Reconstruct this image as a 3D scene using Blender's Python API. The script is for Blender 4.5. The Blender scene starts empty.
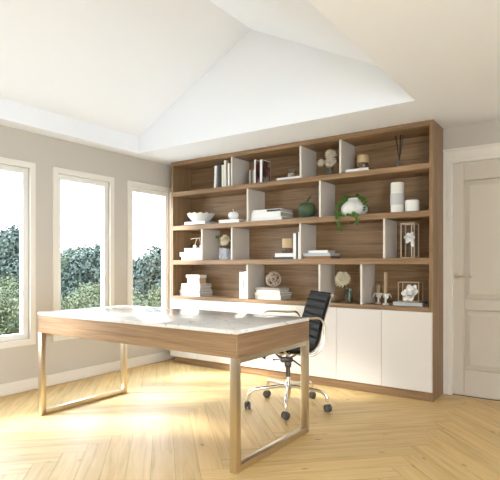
import bpy, bmesh, math, random
from mathutils import Vector, Matrix
R = math.radians
random.seed(7)
scene = bpy.context.scene
COL = scene.collection

# ------------------------------------------------------------------ materials
def mat_new(name):
    m = bpy.data.materials.new(name); m.use_nodes = True
    nt = m.node_tree
    return m, nt, nt.nodes['Principled BSDF']

def plain(name, rgb, rough=0.5, metal=0.0, spec=0.5, bump=0.0, bscale=60, **kw):
    m, nt, b = mat_new(name)
    b.inputs['Base Color'].default_value = (*rgb, 1)
    b.inputs['Roughness'].default_value = rough
    b.inputs['Metallic'].default_value = metal
    b.inputs['Specular IOR Level'].default_value = spec
    for k, v in kw.items(): b.inputs[k.replace('_', ' ')].default_value = v
    tc = nt.nodes.new('ShaderNodeTexCoord'); nz = nt.nodes.new('ShaderNodeTexNoise')
    nz.inputs['Scale'].default_value = bscale
    nt.links.new(tc.outputs['Object'], nz.inputs['Vector'])
    if bump:
        bp = nt.nodes.new('ShaderNodeBump'); bp.inputs['Strength'].default_value = bump
        bp.inputs['Distance'].default_value = 0.01
        nt.links.new(nz.outputs['Fac'], bp.inputs['Height']); nt.links.new(bp.outputs['Normal'], b.inputs['Normal'])
    else:
        mr = nt.nodes.new('ShaderNodeMapRange')
        mr.inputs['To Min'].default_value = max(0.0, rough - 0.03); mr.inputs['To Max'].default_value = min(1, rough + 0.03)
        nt.links.new(nz.outputs['Fac'], mr.inputs['Value']); nt.links.new(mr.outputs['Result'], b.inputs['Roughness'])
    return m

def ramp(nt, stops):
    r = nt.nodes.new('ShaderNodeValToRGB'); e = r.color_ramp.elements
    while len(e) < len(stops): e.new(0.5)
    for el, (p, c) in zip(e, stops): el.position = p; el.color = (*c, 1)
    return r

def wood(name, axis, light, dark, rough=0.45):
    """brown oak, grain running along one local axis"""
    m, nt, b = mat_new(name); N, L = nt.nodes, nt.links
    tc = N.new('ShaderNodeTexCoord'); oi = N.new('ShaderNodeObjectInfo')
    off = N.new('ShaderNodeVectorMath'); off.operation = 'SCALE'; off.inputs[0].default_value = (7, 3, 5)
    L.new(oi.outputs['Random'], off.inputs['Scale'])
    add = N.new('ShaderNodeVectorMath'); L.new(tc.outputs['Object'], add.inputs[0]); L.new(off.outputs[0], add.inputs[1])
    def noise(sc_along, sc_across, detail, dist):
        mp = N.new('ShaderNodeMapping'); s = [sc_across] * 3; s['XYZ'.index(axis)] = sc_along
        mp.inputs['Scale'].default_value = s; L.new(add.outputs[0], mp.inputs['Vector'])
        nz = N.new('ShaderNodeTexNoise'); nz.inputs['Scale'].default_value = 1
        nz.inputs['Detail'].default_value = detail; nz.inputs['Distortion'].default_value = dist
        L.new(mp.outputs[0], nz.inputs['Vector']); return nz
    a = noise(1.2, 22, 4, 0.6); c = noise(4, 120, 3, 0.2)
    mx = N.new('ShaderNodeMath'); mx.operation = 'MULTIPLY_ADD'; mx.inputs[1].default_value = 0.45
    L.new(c.outputs['Fac'], mx.inputs[0])
    sc = N.new('ShaderNodeMath'); sc.operation = 'MULTIPLY'; sc.inputs[1].default_value = 0.55
    L.new(a.outputs['Fac'], sc.inputs[0]); L.new(sc.outputs[0], mx.inputs[2])
    rp = ramp(nt, [(0.33, dark), (0.5, tuple((x + y) / 2 for x, y in zip(light, dark))), (0.66, light)])
    L.new(mx.outputs[0], rp.inputs['Fac']); L.new(rp.outputs['Color'], b.inputs['Base Color'])
    b.inputs['Roughness'].default_value = rough; b.inputs['Specular IOR Level'].default_value = 0.35
    bp = N.new('ShaderNodeBump'); bp.inputs['Strength'].default_value = 0.08; bp.inputs['Distance'].default_value = 0.004
    L.new(mx.outputs[0], bp.inputs['Height']); L.new(bp.outputs[0], b.inputs['Normal'])
    return m

OAK_L, OAK_D = (0.375, 0.232, 0.122), (0.168, 0.098, 0.047)
M = {}
M['oak_x'] = wood('oak_horizontal', 'X', OAK_L, OAK_D)
M['oak_y'] = wood('oak_depth', 'Y', OAK_L, OAK_D)
M['oak_z'] = wood('oak_vertical', 'Z', OAK_L, OAK_D)
M['desk_x'] = wood('desk_oak', 'X', (0.395, 0.248, 0.132), (0.205, 0.122, 0.06))
M['desk_y'] = wood('desk_oak_end', 'Y', (0.34, 0.21, 0.115), (0.19, 0.112, 0.056))
M['divider'] = plain('warm_white_lacquer', (0.69, 0.63, 0.555), 0.4)
M['door_white'] = plain('satin_white_front', (0.74, 0.70, 0.65), 0.35)
M['wall'] = plain('greige_wall_paint', (0.56, 0.515, 0.455), 0.85, bump=0.04, bscale=180)
M['ceiling'] = plain('ceiling_paint', (0.885, 0.90, 0.93), 0.9, bump=0.03, bscale=160)
M['trim'] = plain('cream_trim_paint', (0.78, 0.735, 0.66), 0.5)
M['sash'] = plain('window_sash_paint', (0.80, 0.78, 0.74), 0.4)
M['door_paint'] = plain('door_paint', (0.62, 0.56, 0.48), 0.5, bump=0.03, bscale=200)
M['metal'] = plain('champagne_steel', (0.68, 0.60, 0.47), 0.3, 1.0)
M['chrome'] = plain('chrome', (0.86, 0.85, 0.83), 0.1, 1.0)
M['rail'] = plain('polished_aluminium', (0.55, 0.53, 0.50), 0.25, 1.0)
M['sleeve'] = plain('bronze_grey_sleeve', (0.16, 0.13, 0.10), 0.45, 0.4)
M['nickel'] = plain('satin_nickel', (0.62, 0.55, 0.46), 0.3, 1.0)
M['leather'] = plain('black_leather', (0.012, 0.0115, 0.011), 0.6, spec=0.12, bump=0.15, bscale=300)
M['black'] = plain('black_plastic', (0.012, 0.012, 0.013), 0.4)
M['grey_plastic'] = plain('grey_caster_plastic', (0.115, 0.105, 0.095), 0.7, spec=0.2)
M['gun'] = plain('gunmetal', (0.12, 0.11, 0.10), 0.4, 0.6)
M['porcelain'] = plain('white_porcelain', (0.82, 0.81, 0.79), 0.2)
M['matte_white'] = plain('matte_white_ceramic', (0.76, 0.75, 0.72), 0.6)
M['wax'] = plain('white_wax', (0.80, 0.77, 0.71), 0.55, Subsurface_Weight=0.1)
M['band'] = plain('ribbed_grey_band', (0.55, 0.54, 0.52), 0.6)
M['tan'] = plain('tan_wax', (0.50, 0.36, 0.19), 0.55)
M['tan_candle'] = plain('beige_taper_wax', (0.42, 0.31, 0.18), 0.55)
M['amber'] = plain('smoked_amber_glass', (0.33, 0.20, 0.12), 0.08, Transmission_Weight=0.75)
M['green_glaze'] = plain('green_glaze', (0.062, 0.095, 0.040), 0.5, bump=0.1, bscale=40)
M['leaf'] = plain('ivy_leaf', (0.05, 0.14, 0.010), 0.45)
M['leaf_dark'] = plain('dark_leaf', (0.035, 0.10, 0.02), 0.5)
M['stem'] = plain('green_stem', (0.10, 0.20, 0.04), 0.6)
M['petal'] = plain('cream_petal', (0.85, 0.78, 0.61), 0.7)
M['petal_dry'] = plain('dry_beige_petal', (0.84, 0.76, 0.61), 0.8)
M['petal_white'] = plain('white_petal', (0.80, 0.78, 0.75), 0.45)
M['paper'] = plain('book_pages', (0.50, 0.46, 0.40), 0.85)
M['paper_white'] = plain('white_book_pages', (0.62, 0.60, 0.55), 0.85)
M['cv_white'] = plain('white_cover', (0.84, 0.83, 0.80), 0.45)
M['cv_cream'] = plain('cream_cover', (0.74, 0.70, 0.60), 0.5)
M['cv_grey'] = plain('dark_grey_cover', (0.075, 0.08, 0.085), 0.5)
M['cv_black'] = plain('black_cover', (0.02, 0.02, 0.022), 0.4)
M['cv_brown'] = plain('brown_cover', (0.27, 0.13, 0.05), 0.5)
M['cv_taupe'] = plain('taupe_cover', (0.36, 0.31, 0.25), 0.5)
M['cv_beige'] = plain('kraft_box', (0.56, 0.42, 0.27), 0.6)
M['grey_stone'] = plain('grey_stone', (0.50, 0.52, 0.53), 0.4)
M['slate'] = plain('dark_slate', (0.16, 0.17, 0.17), 0.5)
M['rattan'] = plain('pale_rattan', (0.66, 0.55, 0.43), 0.6)
M['copper'] = plain('brushed_copper', (0.74, 0.62, 0.50), 0.3, 1.0)
M['reed'] = plain('black_reed', (0.01, 0.009, 0.008), 0.7)
M['bounce_slab'] = plain('pale_bounce_stone', (0.36, 0.355, 0.34), 0.8, bump=0.05)
M['bark'] = plain('bark', (0.10, 0.08, 0.06), 0.9)
M['water'] = plain('water', (1, 1, 1), 0.0, Transmission_Weight=1.0, IOR=1.33)

def glass(name, tint, rough=0.0):
    m, nt, b = mat_new(name)
    b.inputs['Base Color'].default_value = (*tint, 1); b.inputs['Roughness'].default_value = rough
    b.inputs['Transmission Weight'].default_value = 1; b.inputs['IOR'].default_value = 1.45
    return m
M['glass'] = glass('clear_glass', (0.93, 0.93, 0.95))
def pane_mat():                      # thin architectural glass: fresnel mix of clear and mirror
    m = bpy.data.materials.new('window_glass'); m.use_nodes = True; nt = m.node_tree
    for n in list(nt.nodes): nt.nodes.remove(n)
    o = nt.nodes.new('ShaderNodeOutputMaterial'); mx = nt.nodes.new('ShaderNodeMixShader')
    t = nt.nodes.new('ShaderNodeBsdfTransparent'); g = nt.nodes.new('ShaderNodeBsdfGlossy')
    t.inputs['Color'].default_value = (0.97, 0.98, 0.98, 1); g.inputs['Roughness'].default_value = 0.02
    lw = nt.nodes.new('ShaderNodeLayerWeight'); pw = nt.nodes.new('ShaderNodeMath'); pw.operation = 'POWER'; pw.inputs[1].default_value = 4
    f = nt.nodes.new('ShaderNodeMath'); f.operation = 'MULTIPLY_ADD'; f.inputs[1].default_value = 0.5; f.inputs[2].default_value = 0.02
    nt.links.new(lw.outputs['Facing'], pw.inputs[0]); nt.links.new(pw.outputs[0], f.inputs[0])
    nt.links.new(f.outputs[0], mx.inputs[0]); nt.links.new(t.outputs[0], mx.inputs[1]); nt.links.new(g.outputs[0], mx.inputs[2])
    nt.links.new(mx.outputs[0], o.inputs[0]); return m
M['pane'] = pane_mat()
M['thin_glass'] = pane_mat(); M['thin_glass'].name = 'thin_vase_glass'
for n_ in M['thin_glass'].node_tree.nodes:
    if n_.type == 'BSDF_TRANSPARENT': n_.inputs['Color'].default_value = (0.90, 0.91, 0.93, 1)
    if n_.type == 'MATH' and n_.operation == 'MULTIPLY_ADD': n_.inputs[1].default_value = 0.2; n_.inputs[2].default_value = 0.03

def quartz():
    m, nt, b = mat_new('white_quartz'); N, L = nt.nodes, nt.links
    tc = N.new('ShaderNodeTexCoord')
    n1 = N.new('ShaderNodeTexNoise'); n1.inputs['Scale'].default_value = 9; n1.inputs['Detail'].default_value = 8; n1.inputs['Distortion'].default_value = 1.5
    L.new(tc.outputs['Object'], n1.inputs['Vector'])
    r1 = ramp(nt, [(0.30, (0.50, 0.45, 0.38)), (0.40, (0.76, 0.74, 0.71)), (0.55, (0.80, 0.79, 0.77))])
    L.new(n1.outputs['Fac'], r1.inputs['Fac'])
    v = N.new('ShaderNodeTexVoronoi'); v.inputs['Scale'].default_value = 42; L.new(tc.outputs['Object'], v.inputs['Vector'])
    n2 = N.new('ShaderNodeTexNoise'); n2.inputs['Scale'].default_value = 7; L.new(tc.outputs['Object'], n2.inputs['Vector'])
    th = N.new('ShaderNodeMath'); th.operation = 'LESS_THAN'; th.inputs[1].default_value = 0.16; L.new(v.outputs['Distance'], th.inputs[0])
    gt = N.new('ShaderNodeMath'); gt.operation = 'GREATER_THAN'; gt.inputs[1].default_value = 0.56; L.new(n2.outputs['Fac'], gt.inputs[0])
    mu = N.new('ShaderNodeMath'); mu.operation = 'MULTIPLY'; L.new(th.outputs[0], mu.inputs[0]); L.new(gt.outputs[0], mu.inputs[1])
    mx = N.new('ShaderNodeMix'); mx.data_type = 'RGBA'; L.new(mu.outputs[0], mx.inputs['Factor'])
    L.new(r1.outputs['Color'], mx.inputs['A']); mx.inputs['B'].default_value = (0.30, 0.24, 0.18, 1)
    L.new(mx.outputs['Result'], b.inputs['Base Color']); b.inputs['Roughness'].default_value = 0.1
    return m
M['quartz'] = quartz()

def floor_mat():
    m, nt, b = mat_new('pine_herringbone'); N, L = nt.nodes, nt.links
    uv = N.new('ShaderNodeUVMap'); uv.uv_map = 'plank'
    at = N.new('ShaderNodeAttribute'); at.attribute_name = 'tone'
    mp = N.new('ShaderNodeMapping'); mp.inputs['Scale'].default_value = (2.0, 26, 1); L.new(uv.outputs[0], mp.inputs['Vector'])
    nz = N.new('ShaderNodeTexNoise'); nz.inputs['Scale'].default_value = 1; nz.inputs['Detail'].default_value = 5; nz.inputs['Distortion'].default_value = 0.9
    L.new(mp.outputs[0], nz.inputs['Vector'])
    rp = ramp(nt, [(0.28, (0.58, 0.37, 0.14)), (0.45, (0.71, 0.48, 0.20)), (0.68, (0.78, 0.555, 0.255))])
    L.new(nz.outputs['Fac'], rp.inputs['Fac'])
    vo = N.new('ShaderNodeTexVoronoi'); vo.inputs['Scale'].default_value = 1
    mp2 = N.new('ShaderNodeMapping'); mp2.inputs['Scale'].default_value = (3.2, 6.5, 1); L.new(uv.outputs[0], mp2.inputs['Vector']); L.new(mp2.outputs[0], vo.inputs['Vector'])
    kn = N.new('ShaderNodeMapRange'); kn.inputs['From Min'].default_value = 0.03; kn.inputs['From Max'].default_value = 0.1
    kn.inputs['To Min'].default_value = 0.55; kn.inputs['To Max'].default_value = 1.0; L.new(vo.outputs['Distance'], kn.inputs['Value'])
    tn = N.new('ShaderNodeMapRange'); tn.inputs['To Min'].default_value = 0.93; tn.inputs['To Max'].default_value = 1.06; L.new(at.outputs['Fac'], tn.inputs['Value'])
    mu = N.new('ShaderNodeMath'); mu.operation = 'MULTIPLY'; L.new(kn.outputs[0], mu.inputs[0]); L.new(tn.outputs[0], mu.inputs[1])
    sc = N.new('ShaderNodeVectorMath'); sc.operation = 'SCALE'; L.new(rp.outputs['Color'], sc.inputs[0]); L.new(mu.outputs[0], sc.inputs['Scale'])
    L.new(sc.outputs[0], b.inputs['Base Color']); b.inputs['Roughness'].default_value = 0.42; b.inputs['Specular IOR Level'].default_value = 0.4
    bp = N.new('ShaderNodeBump'); bp.inputs['Strength'].default_value = 0.05; bp.inputs['Distance'].default_value = 0.004
    L.new(nz.outputs['Fac'], bp.inputs['Height']); L.new(bp.outputs[0], b.inputs['Normal'])
    return m
M['floor'] = floor_mat()
M['gap'] = plain('plank_joint', (0.30, 0.18, 0.07), 0.9)

def leaf_mat(name, c1, c2):
    m, nt, b = mat_new(name); N, L = nt.nodes, nt.links
    g = N.new('ShaderNodeNewGeometry'); rp = ramp(nt, [(0.0, c1), (1.0, c2)])
    L.new(g.outputs['Random Per Island'], rp.inputs['Fac']); L.new(rp.outputs['Color'], b.inputs['Base Color'])
    b.inputs['Roughness'].default_value = 0.7; b.inputs['Specular IOR Level'].default_value = 0.2
    return m
M['tree_leaf'] = leaf_mat('tree_leaves', (0.03, 0.043, 0.036), (0.072, 0.092, 0.072))
M['tree_leaf_green'] = leaf_mat('green_tree_leaves', (0.034, 0.050, 0.030), (0.085, 0.105, 0.062))
M['shrub_leaf'] = leaf_mat('shrub_leaves', (0.024, 0.036, 0.014), (0.095, 0.10, 0.046))
M['grass'] = plain('meadow', (0.10, 0.12, 0.06), 0.9, bump=0.4, bscale=3)

def cover_art():                     # abstract red / black / grey photograph on a book cover
    m, nt, b = mat_new('photo_cover'); N, L = nt.nodes, nt.links
    tc = N.new('ShaderNodeTexCoord'); nz = N.new('ShaderNodeTexNoise'); nz.inputs['Scale'].default_value = 14
    nz.inputs['Detail'].default_value = 4; L.new(tc.outputs['Object'], nz.inputs['Vector'])
    rp = ramp(nt, [(0.40, (0.025, 0.022, 0.022)), (0.46, (0.16, 0.02, 0.025)), (0.51, (0.15, 0.03, 0.03)), (0.535, (0.25, 0.23, 0.21)), (0.7, (0.42, 0.39, 0.36))])
    L.new(nz.outputs['Fac'], rp.inputs['Fac']); L.new(rp.outputs['Color'], b.inputs['Base Color']); b.inputs['Roughness'].default_value = 0.35
    return m
M['art'] = cover_art()

# ------------------------------------------------------------------ mesh builder
class MB:
    def __init__(s): s.bm = bmesh.new()
    def box(s, x0, x1, y0, y1, z0, z1, bev=0.0, rot=None, seg=1):
        t = bmesh.new(); bmesh.ops.create_cube(t, size=1)
        bmesh.ops.scale(t, vec=(x1 - x0, y1 - y0, z1 - z0), verts=t.verts)
        if bev: bmesh.ops.bevel(t, geom=t.edges[:], offset=bev, segments=seg, profile=0.5, affect='EDGES')
        bmesh.ops.translate(t, vec=((x0 + x1) / 2, (y0 + y1) / 2, (z0 + z1) / 2), verts=t.verts)
        return s.merge(t, rot)
    def merge(s, t, mtx=None):
        if mtx is not None: bmesh.ops.transform(t, matrix=mtx, verts=t.verts)
        me = bpy.data.meshes.new('tmp'); t.to_mesh(me); t.free(); s.bm.from_mesh(me); bpy.data.meshes.remove(me); return s
    def lathe(s, prof, c=(0, 0, 0), seg=32, rfun=None, mtx=None):
        """prof = [(radius, z), ...]; radius 0 closes"""
        t = bmesh.new(); rings = []
        for r, z in prof:
            if r <= 1e-6: rings.append([t.verts.new((0, 0, z))])
            else:
                rg = []
                for k in range(seg):
                    a = 2 * math.pi * k / seg; rr, zz = (r, z) if rfun is None else rfun(r, z, a)
                    rg.append(t.verts.new((rr * math.cos(a), rr * math.sin(a), zz)))
                rings.append(rg)
        for A, B in zip(rings, rings[1:]):
            for k in range(seg):
                k2 = (k + 1) % seg
                if len(A) == 1 and len(B) == 1: continue
                if len(A) == 1: t.faces.new((A[0], B[k2], B[k])) if False else t.faces.new((A[0], B[k], B[k2]))
                elif len(B) == 1: t.faces.new((A[k], B[0], A[k2])) if False else t.faces.new((A[k], A[k2], B[0]))
                else: t.faces.new((A[k], A[k2], B[k2], B[k]))
        bmesh.ops.recalc_face_normals(t, faces=t.faces)
        bmesh.ops.translate(t, vec=c, verts=t.verts)
        return s.merge(t, mtx)
    def tube(s, pts, r, seg=10, flat=None):
        """tube along a polyline; r number or list; flat=(rx,ry) elliptical multiplier"""
        t = bmesh.new(); P = [Vector(p) for p in pts]; n = len(P); rings = []
        rs = r if isinstance(r, (list, tuple)) else [r] * n
        up = None
        for i, p in enumerate(P):
            d = (P[min(i + 1, n - 1)] - P[max(i - 1, 0)]).normalized()
            if up is None:
                up = Vector((0, 0, 1)) if abs(d.z) < 0.95 else Vector((0, 1, 0))
            sx = d.cross(up)
            if sx.length < 1e-4: sx = d.orthogonal()
            sx.normalize(); up2 = sx.cross(d).normalized(); up = up2
            fx, fy = flat or (1, 1)
            rings.append([t.verts.new(p + sx * math.cos(2 * math.pi * k / seg) * rs[i] * fx + up2 * math.sin(2 * math.pi * k / seg) * rs[i] * fy) for k in range(seg)])
        for A, B in zip(rings, rings[1:]):
            for k in range(seg): t.faces.new((A[k], A[(k + 1) % seg], B[(k + 1) % seg], B[k]))
        t.faces.new(rings[0][::-1]); t.faces.new(rings[-1])
        bmesh.ops.recalc_face_normals(t, faces=t.faces)
        return s.merge(t)
    def sphere(s, c, r, u=20, v=12, sc=(1, 1, 1)):
        t = bmesh.new(); bmesh.ops.create_uvsphere(t, u_segments=u, v_segments=v, radius=r)
        bmesh.ops.scale(t, vec=sc, verts=t.verts); bmesh.ops.translate(t, vec=c, verts=t.verts); return s.merge(t)
    def leaf(s, base, d, up, ln, wd, curl=0.0, n=4, cup=0.15, tip=0.0):
        """a curved leaf / petal blade of n segments"""
        base = Vector(base); d = Vector(d).normalized(); up = Vector(up); up = (up - d * up.dot(d))
        if up.length < 1e-4: up = d.orthogonal()
        up.normalize(); side = d.cross(up)
        rows = []
        for i in range(n + 1):
            f = i / n; w = wd * 0.5 * max(tip if i == n else 0.12, math.sin(math.pi * min(1, (f * 0.92 + 0.06))) ** 0.7)
            p = base + d * (ln * f) + up * (curl * ln * f * f)
            rows.append([s.bm.verts.new(p - side * w + up * cup * w), s.bm.verts.new(p), s.bm.verts.new(p + side * w + up * cup * w)])
        for A, B in zip(rows, rows[1:]):
            s.bm.faces.new((A[0], A[1], B[1], B[0])); s.bm.faces.new((A[1], A[2], B[2], B[1]))
        return s
    def quad(s, a, b, c, d): s.bm.faces.new([s.bm.verts.new(p) for p in (a, b, c, d)]); return s
    def build(s, name, mat, parent=None, smooth=None, off=(0, 0, 0), thick=0):
        bmesh.ops.translate(s.bm, vec=[-v for v in off], verts=s.bm.verts)
        me = bpy.data.meshes.new(name); s.bm.to_mesh(me); s.bm.free()
        me.materials.append(mat)
        if smooth is not None:
            me.polygons.foreach_set('use_smooth', [True] * len(me.polygons)); me.set_sharp_from_angle(angle=R(smooth))
        o = bpy.data.objects.new(name, me); COL.objects.link(o)
        if parent is not None: o.parent = parent
        if thick:
            sm = o.modifiers.new('thickness', 'SOLIDIFY'); sm.thickness = thick; sm.offset = 0
        return o

def tag(o, label=None, cat=None, group=None, kind=None):
    if label: o['label'] = label
    if cat: o['category'] = cat
    if group: o['group'] = group
    if kind: o['kind'] = kind
    return o
def thing(name, label, cat, loc, rz=0.0, group=None):
    o = bpy.data.objects.new(name, None); o.empty_display_size = 0.05; COL.objects.link(o)
    o.location = loc; o.rotation_euler.z = rz
    return tag(o, label, cat, group)
def struct(o): o['kind'] = 'structure'; return o
def copy_tree(o, parent=None):
    c = o.copy(); COL.objects.link(c); c.parent = parent
    for ch in list(o.children): copy_tree(ch, c)
    return c
def arc(c, r, a0, a1, n, plane='yz', k=0.0):
    out = []
    for i in range(n + 1):
        a = R(a0 + (a1 - a0) * i / n); x, y = c[0] + r * math.cos(a), c[1] + r * math.sin(a)
        out.append((k, x, y) if plane == 'yz' else (x, y, k))
    return out
def smooth_path(pts, n=6):
    P = [Vector(p) for p in pts]; out = []
    for i in range(len(P) - 1):
        p0, p1, p2, p3 = P[max(i - 1, 0)], P[i], P[i + 1], P[min(i + 2, len(P) - 1)]
        for k in range(n):
            t = k / n
            out.append(0.5 * ((2 * p1) + (p2 - p0) * t + (2 * p0 - 5 * p1 + 4 * p2 - p3) * t * t + (3 * p1 - p0 - 3 * p2 + p3) * t ** 3))
    out.append(P[-1]); return out

# ------------------------------------------------------------------ room dimensions
XL, XR, YB, YF, ZC = -4.105, 1.9, 4.455, -2.6, 2.297
VX0, VX1, VY, VZ, RX, RZ = -3.92, -1.045, 3.58, 2.465, -2.482, 3.205

# floor: herringbone planks laid at 45 degrees
def build_floor():
    W, n = 0.13, 9; s = 2 ** -0.5; bm = bmesh.new()
    uvl = bm.loops.layers.uv.new('plank'); tl = bm.faces.layers.float.new('tone')
    q0, p0 = 0.2, 2.66; seen = set(); rnd = random.Random(3); g = 0.0008
    P = lambda p, q: ((-p + q) * s, (p + q) * s)
    for i in range(-40, 75):
        for j in range(-45, 60):
            r = (i - j) % (2 * n)
            key = ('h', i - r, j) if r < n else ('v', i, j - (2 * n - 1 - r))
            if key in seen: continue
            seen.add(key)
            if key[0] == 'h': pa, pb, qa, qb = p0 + key[1] * W, p0 + (key[1] + n) * W, q0 + key[2] * W, q0 + (key[2] + 1) * W
            else: pa, pb, qa, qb = p0 + key[1] * W, p0 + (key[1] + 1) * W, q0 + key[2] * W, q0 + (key[2] + n) * W
            pa += g; pb -= g; qa += g; qb -= g
            cs = [(pa, qa), (pa, qb), (pb, qb), (pb, qa)]
            xy = [P(*c) for c in cs]
            if max(x for x, y in xy) < XL or min(x for x, y in xy) > XR or max(y for x, y in xy) < YF or min(y for x, y in xy) > YB: continue
            f = bm.faces.new([bm.verts.new((x, y, 0)) for x, y in xy])
            f.normal_update()
            if f.normal.z < 0: f.normal_flip()
            f[tl] = rnd.random(); ou, ov = rnd.uniform(0, 50), rnd.uniform(0, 50)
            for lp in f.loops:
                x, y = lp.vert.co.x, lp.vert.co.y; p, q = (-x + y) * s, (x + y) * s
                lp[uvl].uv = (p - pa + ou, q - qa + ov) if key[0] == 'h' else (q - qa + ou, p - pa + ov)
    for co, no in (((XL, 0, 0), (-1, 0, 0)), ((XR, 0, 0), (1, 0, 0)), ((0, YF, 0), (0, -1, 0)), ((0, YB, 0), (0, 1, 0))):
        bmesh.ops.bisect_plane(bm, geom=bm.verts[:] + bm.edges[:] + bm.faces[:], plane_co=co, plane_no=no, clear_outer=True)
    me = bpy.data.meshes.new('floor'); bm.to_mesh(me); bm.free(); me.materials.append(M['floor'])
    o = bpy.data.objects.new('floor', me); COL.objects.link(o); struct(o)
    sub = MB().box(XL - 0.15, XR + 0.15, YF, YB + 0.15, -0.12, -0.0015).build('subfloor', M['gap'], o); sub['label'] = 'dark joints between the planks'
build_floor()

# left wall with window openings
WIN = [(1.805, 2.515), (2.690, 3.397), (3.579, 4.284), (0.92, 1.63)]  # last window is out of view, added for its light on the floor
WZ0, WZ1, CW = 0.405, 2.027, 0.052
def left_wall():
    m = MB(); T = 0.14; ho = sorted((a + CW, b - CW) for a, b in WIN); y = YF
    z0, z1 = WZ0 + CW, WZ1 - CW
    m.box(XL - T, XL, YF, YB + T, -0.1, z0); m.box(XL - T, XL, YF, YB + T, z1, ZC + 0.05)
    for a, b in ho: m.box(XL - T, XL, y, a, z0, z1); y = b
    m.box(XL - T, XL, y, YB + T, z0, z1)
    struct(m.build('wall_left', M['wall']))
left_wall()
for n, (a, b) in enumerate(WIN, 1):
    f = 0.015; m = MB(); z0, z1 = WZ0, WZ1
    for (ya, yb, za, zb) in ((a, a + CW, z0, z1), (b - CW, b, z0, z1), (a + CW, b - CW, z0, z0 + CW), (a + CW, b - CW, z1 - CW, z1)):
        m.box(XL, XL + f, ya, yb, za, zb, 0.002)
    w = struct(m.build('window_%d' % n, M['trim']))
    ia, ib, ja, jb, sw = a + CW, b - CW, z0 + CW, z1 - CW, 0.05
    sm = MB()
    for (ya, yb, za, zb) in ((ia, ia + sw, ja, jb), (ib - sw, ib, ja, jb), (ia + sw, ib - sw, ja, ja + sw), (ia + sw, ib - sw, jb - sw, jb)):
        sm.box(XL - 0.075, XL - 0.022, ya, yb, za, zb, 0.003)
    sash = sm.build('sash', M['sash'], w)
    MB().box(XL - 0.053, XL - 0.047, ia + sw, ib - sw, ja + sw, jb - sw).build('pane', M['pane'], sash)

# back wall with the door opening, right wall, ceiling with vault
DX0, DX1, DZ = -0.995, -0.15, 1.995
m = MB(); T = 0.14
m.box(XL, DX0, YB, YB + T, -0.1, ZC + 0.05); m.box(DX0, DX1, YB, YB + T, DZ, ZC + 0.05); m.box(DX1, XR, YB, YB + T, -0.1, ZC + 0.05)
struct(m.build('wall_back', M['wall']))
struct(MB().box(XL - 0.14, XR + T, YF - T, YF, -0.1, ZC + 0.05).build('wall_front', M['wall']))
m = MB(); RW0, RW1, RWZ = -2.4, 0.6, 2.12                               # wide unglazed opening, out of view, added to let in fill daylight
m.box(XR, XR + T, YF, RW0, -0.1, ZC + 0.05); m.box(XR, XR + T, RW0, RW1, RWZ, ZC + 0.05); m.box(XR, XR + T, RW1, YB + T, -0.1, ZC + 0.05)
struct(m.build('wall_right', M['wall']))
m = MB()
def pf(*pts): m.bm.faces.new([m.bm.verts.new(p) for p in pts])
pf((XL, YF, ZC), (VX0, YF, ZC), (VX0, VY, ZC), (XL, VY, ZC))                     # soffit along the windows
pf((XL, VY, ZC), (XR, VY, ZC), (XR, YB, ZC), (XL, YB, ZC))                       # soffit over the bookcase
pf((VX1, YF, ZC), (XR, YF, ZC), (XR, VY, ZC), (VX1, VY, ZC))                     # flat ceiling on the right
pf((VX0, YF, ZC), (VX0, VY, ZC), (VX0, VY, VZ), (VX0, YF, VZ))                   # upstands
pf((VX1, YF, ZC), (VX1, VY, ZC), (VX1, VY, VZ), (VX1, YF, VZ))
pf((VX0, YF, VZ), (VX0, VY, VZ), (RX, VY, RZ), (RX, YF, RZ))                     # slopes
pf((VX1, YF, VZ), (VX1, VY, VZ), (RX, VY, RZ), (RX, YF, RZ))
for y in (VY, YF): pf((VX0, y, ZC), (VX1, y, ZC), (VX1, y, VZ), (RX, y, RZ), (VX0, y, VZ))
bmesh.ops.remove_doubles(m.bm, verts=m.bm.verts, dist=1e-4)
ceil = struct(m.build('ceiling', M['ceiling']))
struct(MB().box(XL - T, XR + T, YF, YB + T, RZ + 0.02, RZ + 0.1).build('trim_9', M['ceiling']))  # roof deck above the vault

def baseboard(name, x0, x1, y0, y1):
    m = MB(); m.box(x0, x1, y0, y1, 0.001, 0.105, 0.004); struct(m.build(name, M['trim']))
baseboard('baseboard_left', XL, XL + 0.016, YF, YB)
baseboard('baseboard_back', -0.04, XR, YB - 0.016, YB)
# door
m = MB()
CX = 0.10
m.box(DX0 - CX, DX0, YB - 0.018, YB, 0.001, DZ + 0.11, 0.003); m.box(DX0 - 0.022, DX0 + 0.012, YB - 0.026, YB + 0.02, 0.001, DZ, 0.004)
m.box(DX1, DX1 + CX, YB - 0.018, YB, 0.001, DZ + 0.11, 0.003); m.box(DX1 - 0.012, DX1 + 0.022, YB - 0.026, YB + 0.02, 0.001, DZ, 0.004)
m.box(DX0, DX1, YB - 0.018, YB, DZ, DZ + 0.11, 0.003); m.box(DX0 - 0.022, DX1 + 0.022, YB - 0.026, YB + 0.02, DZ - 0.012, DZ + 0.022, 0.004)
m.box(DX0 - CX, DX1 + CX, YB - 0.03, YB, DZ + 0.092, DZ + 0.112, 0.004)
struct(m.build('trim_1', M['trim']))
yd = YB + 0.012; m = MB(); a, b = DX0 + 0.012, DX1 - 0.012
m.box(a, b, yd + 0.026, yd + 0.045, 0.004, DZ - 0.012)
PX0, PX1 = -0.895, -0.25
for (xa, xb, za, zb) in ((a, PX0, 0.004, DZ - 0.012), (PX1, b, 0.004, DZ - 0.012), (PX0, PX1, 0.004, 0.226), (PX0, PX1, 0.731, 0.824), (PX0, PX1, 1.83, DZ - 0.012)):
    m.box(xa, xb, yd, yd + 0.028, za, zb, 0.005)
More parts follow.
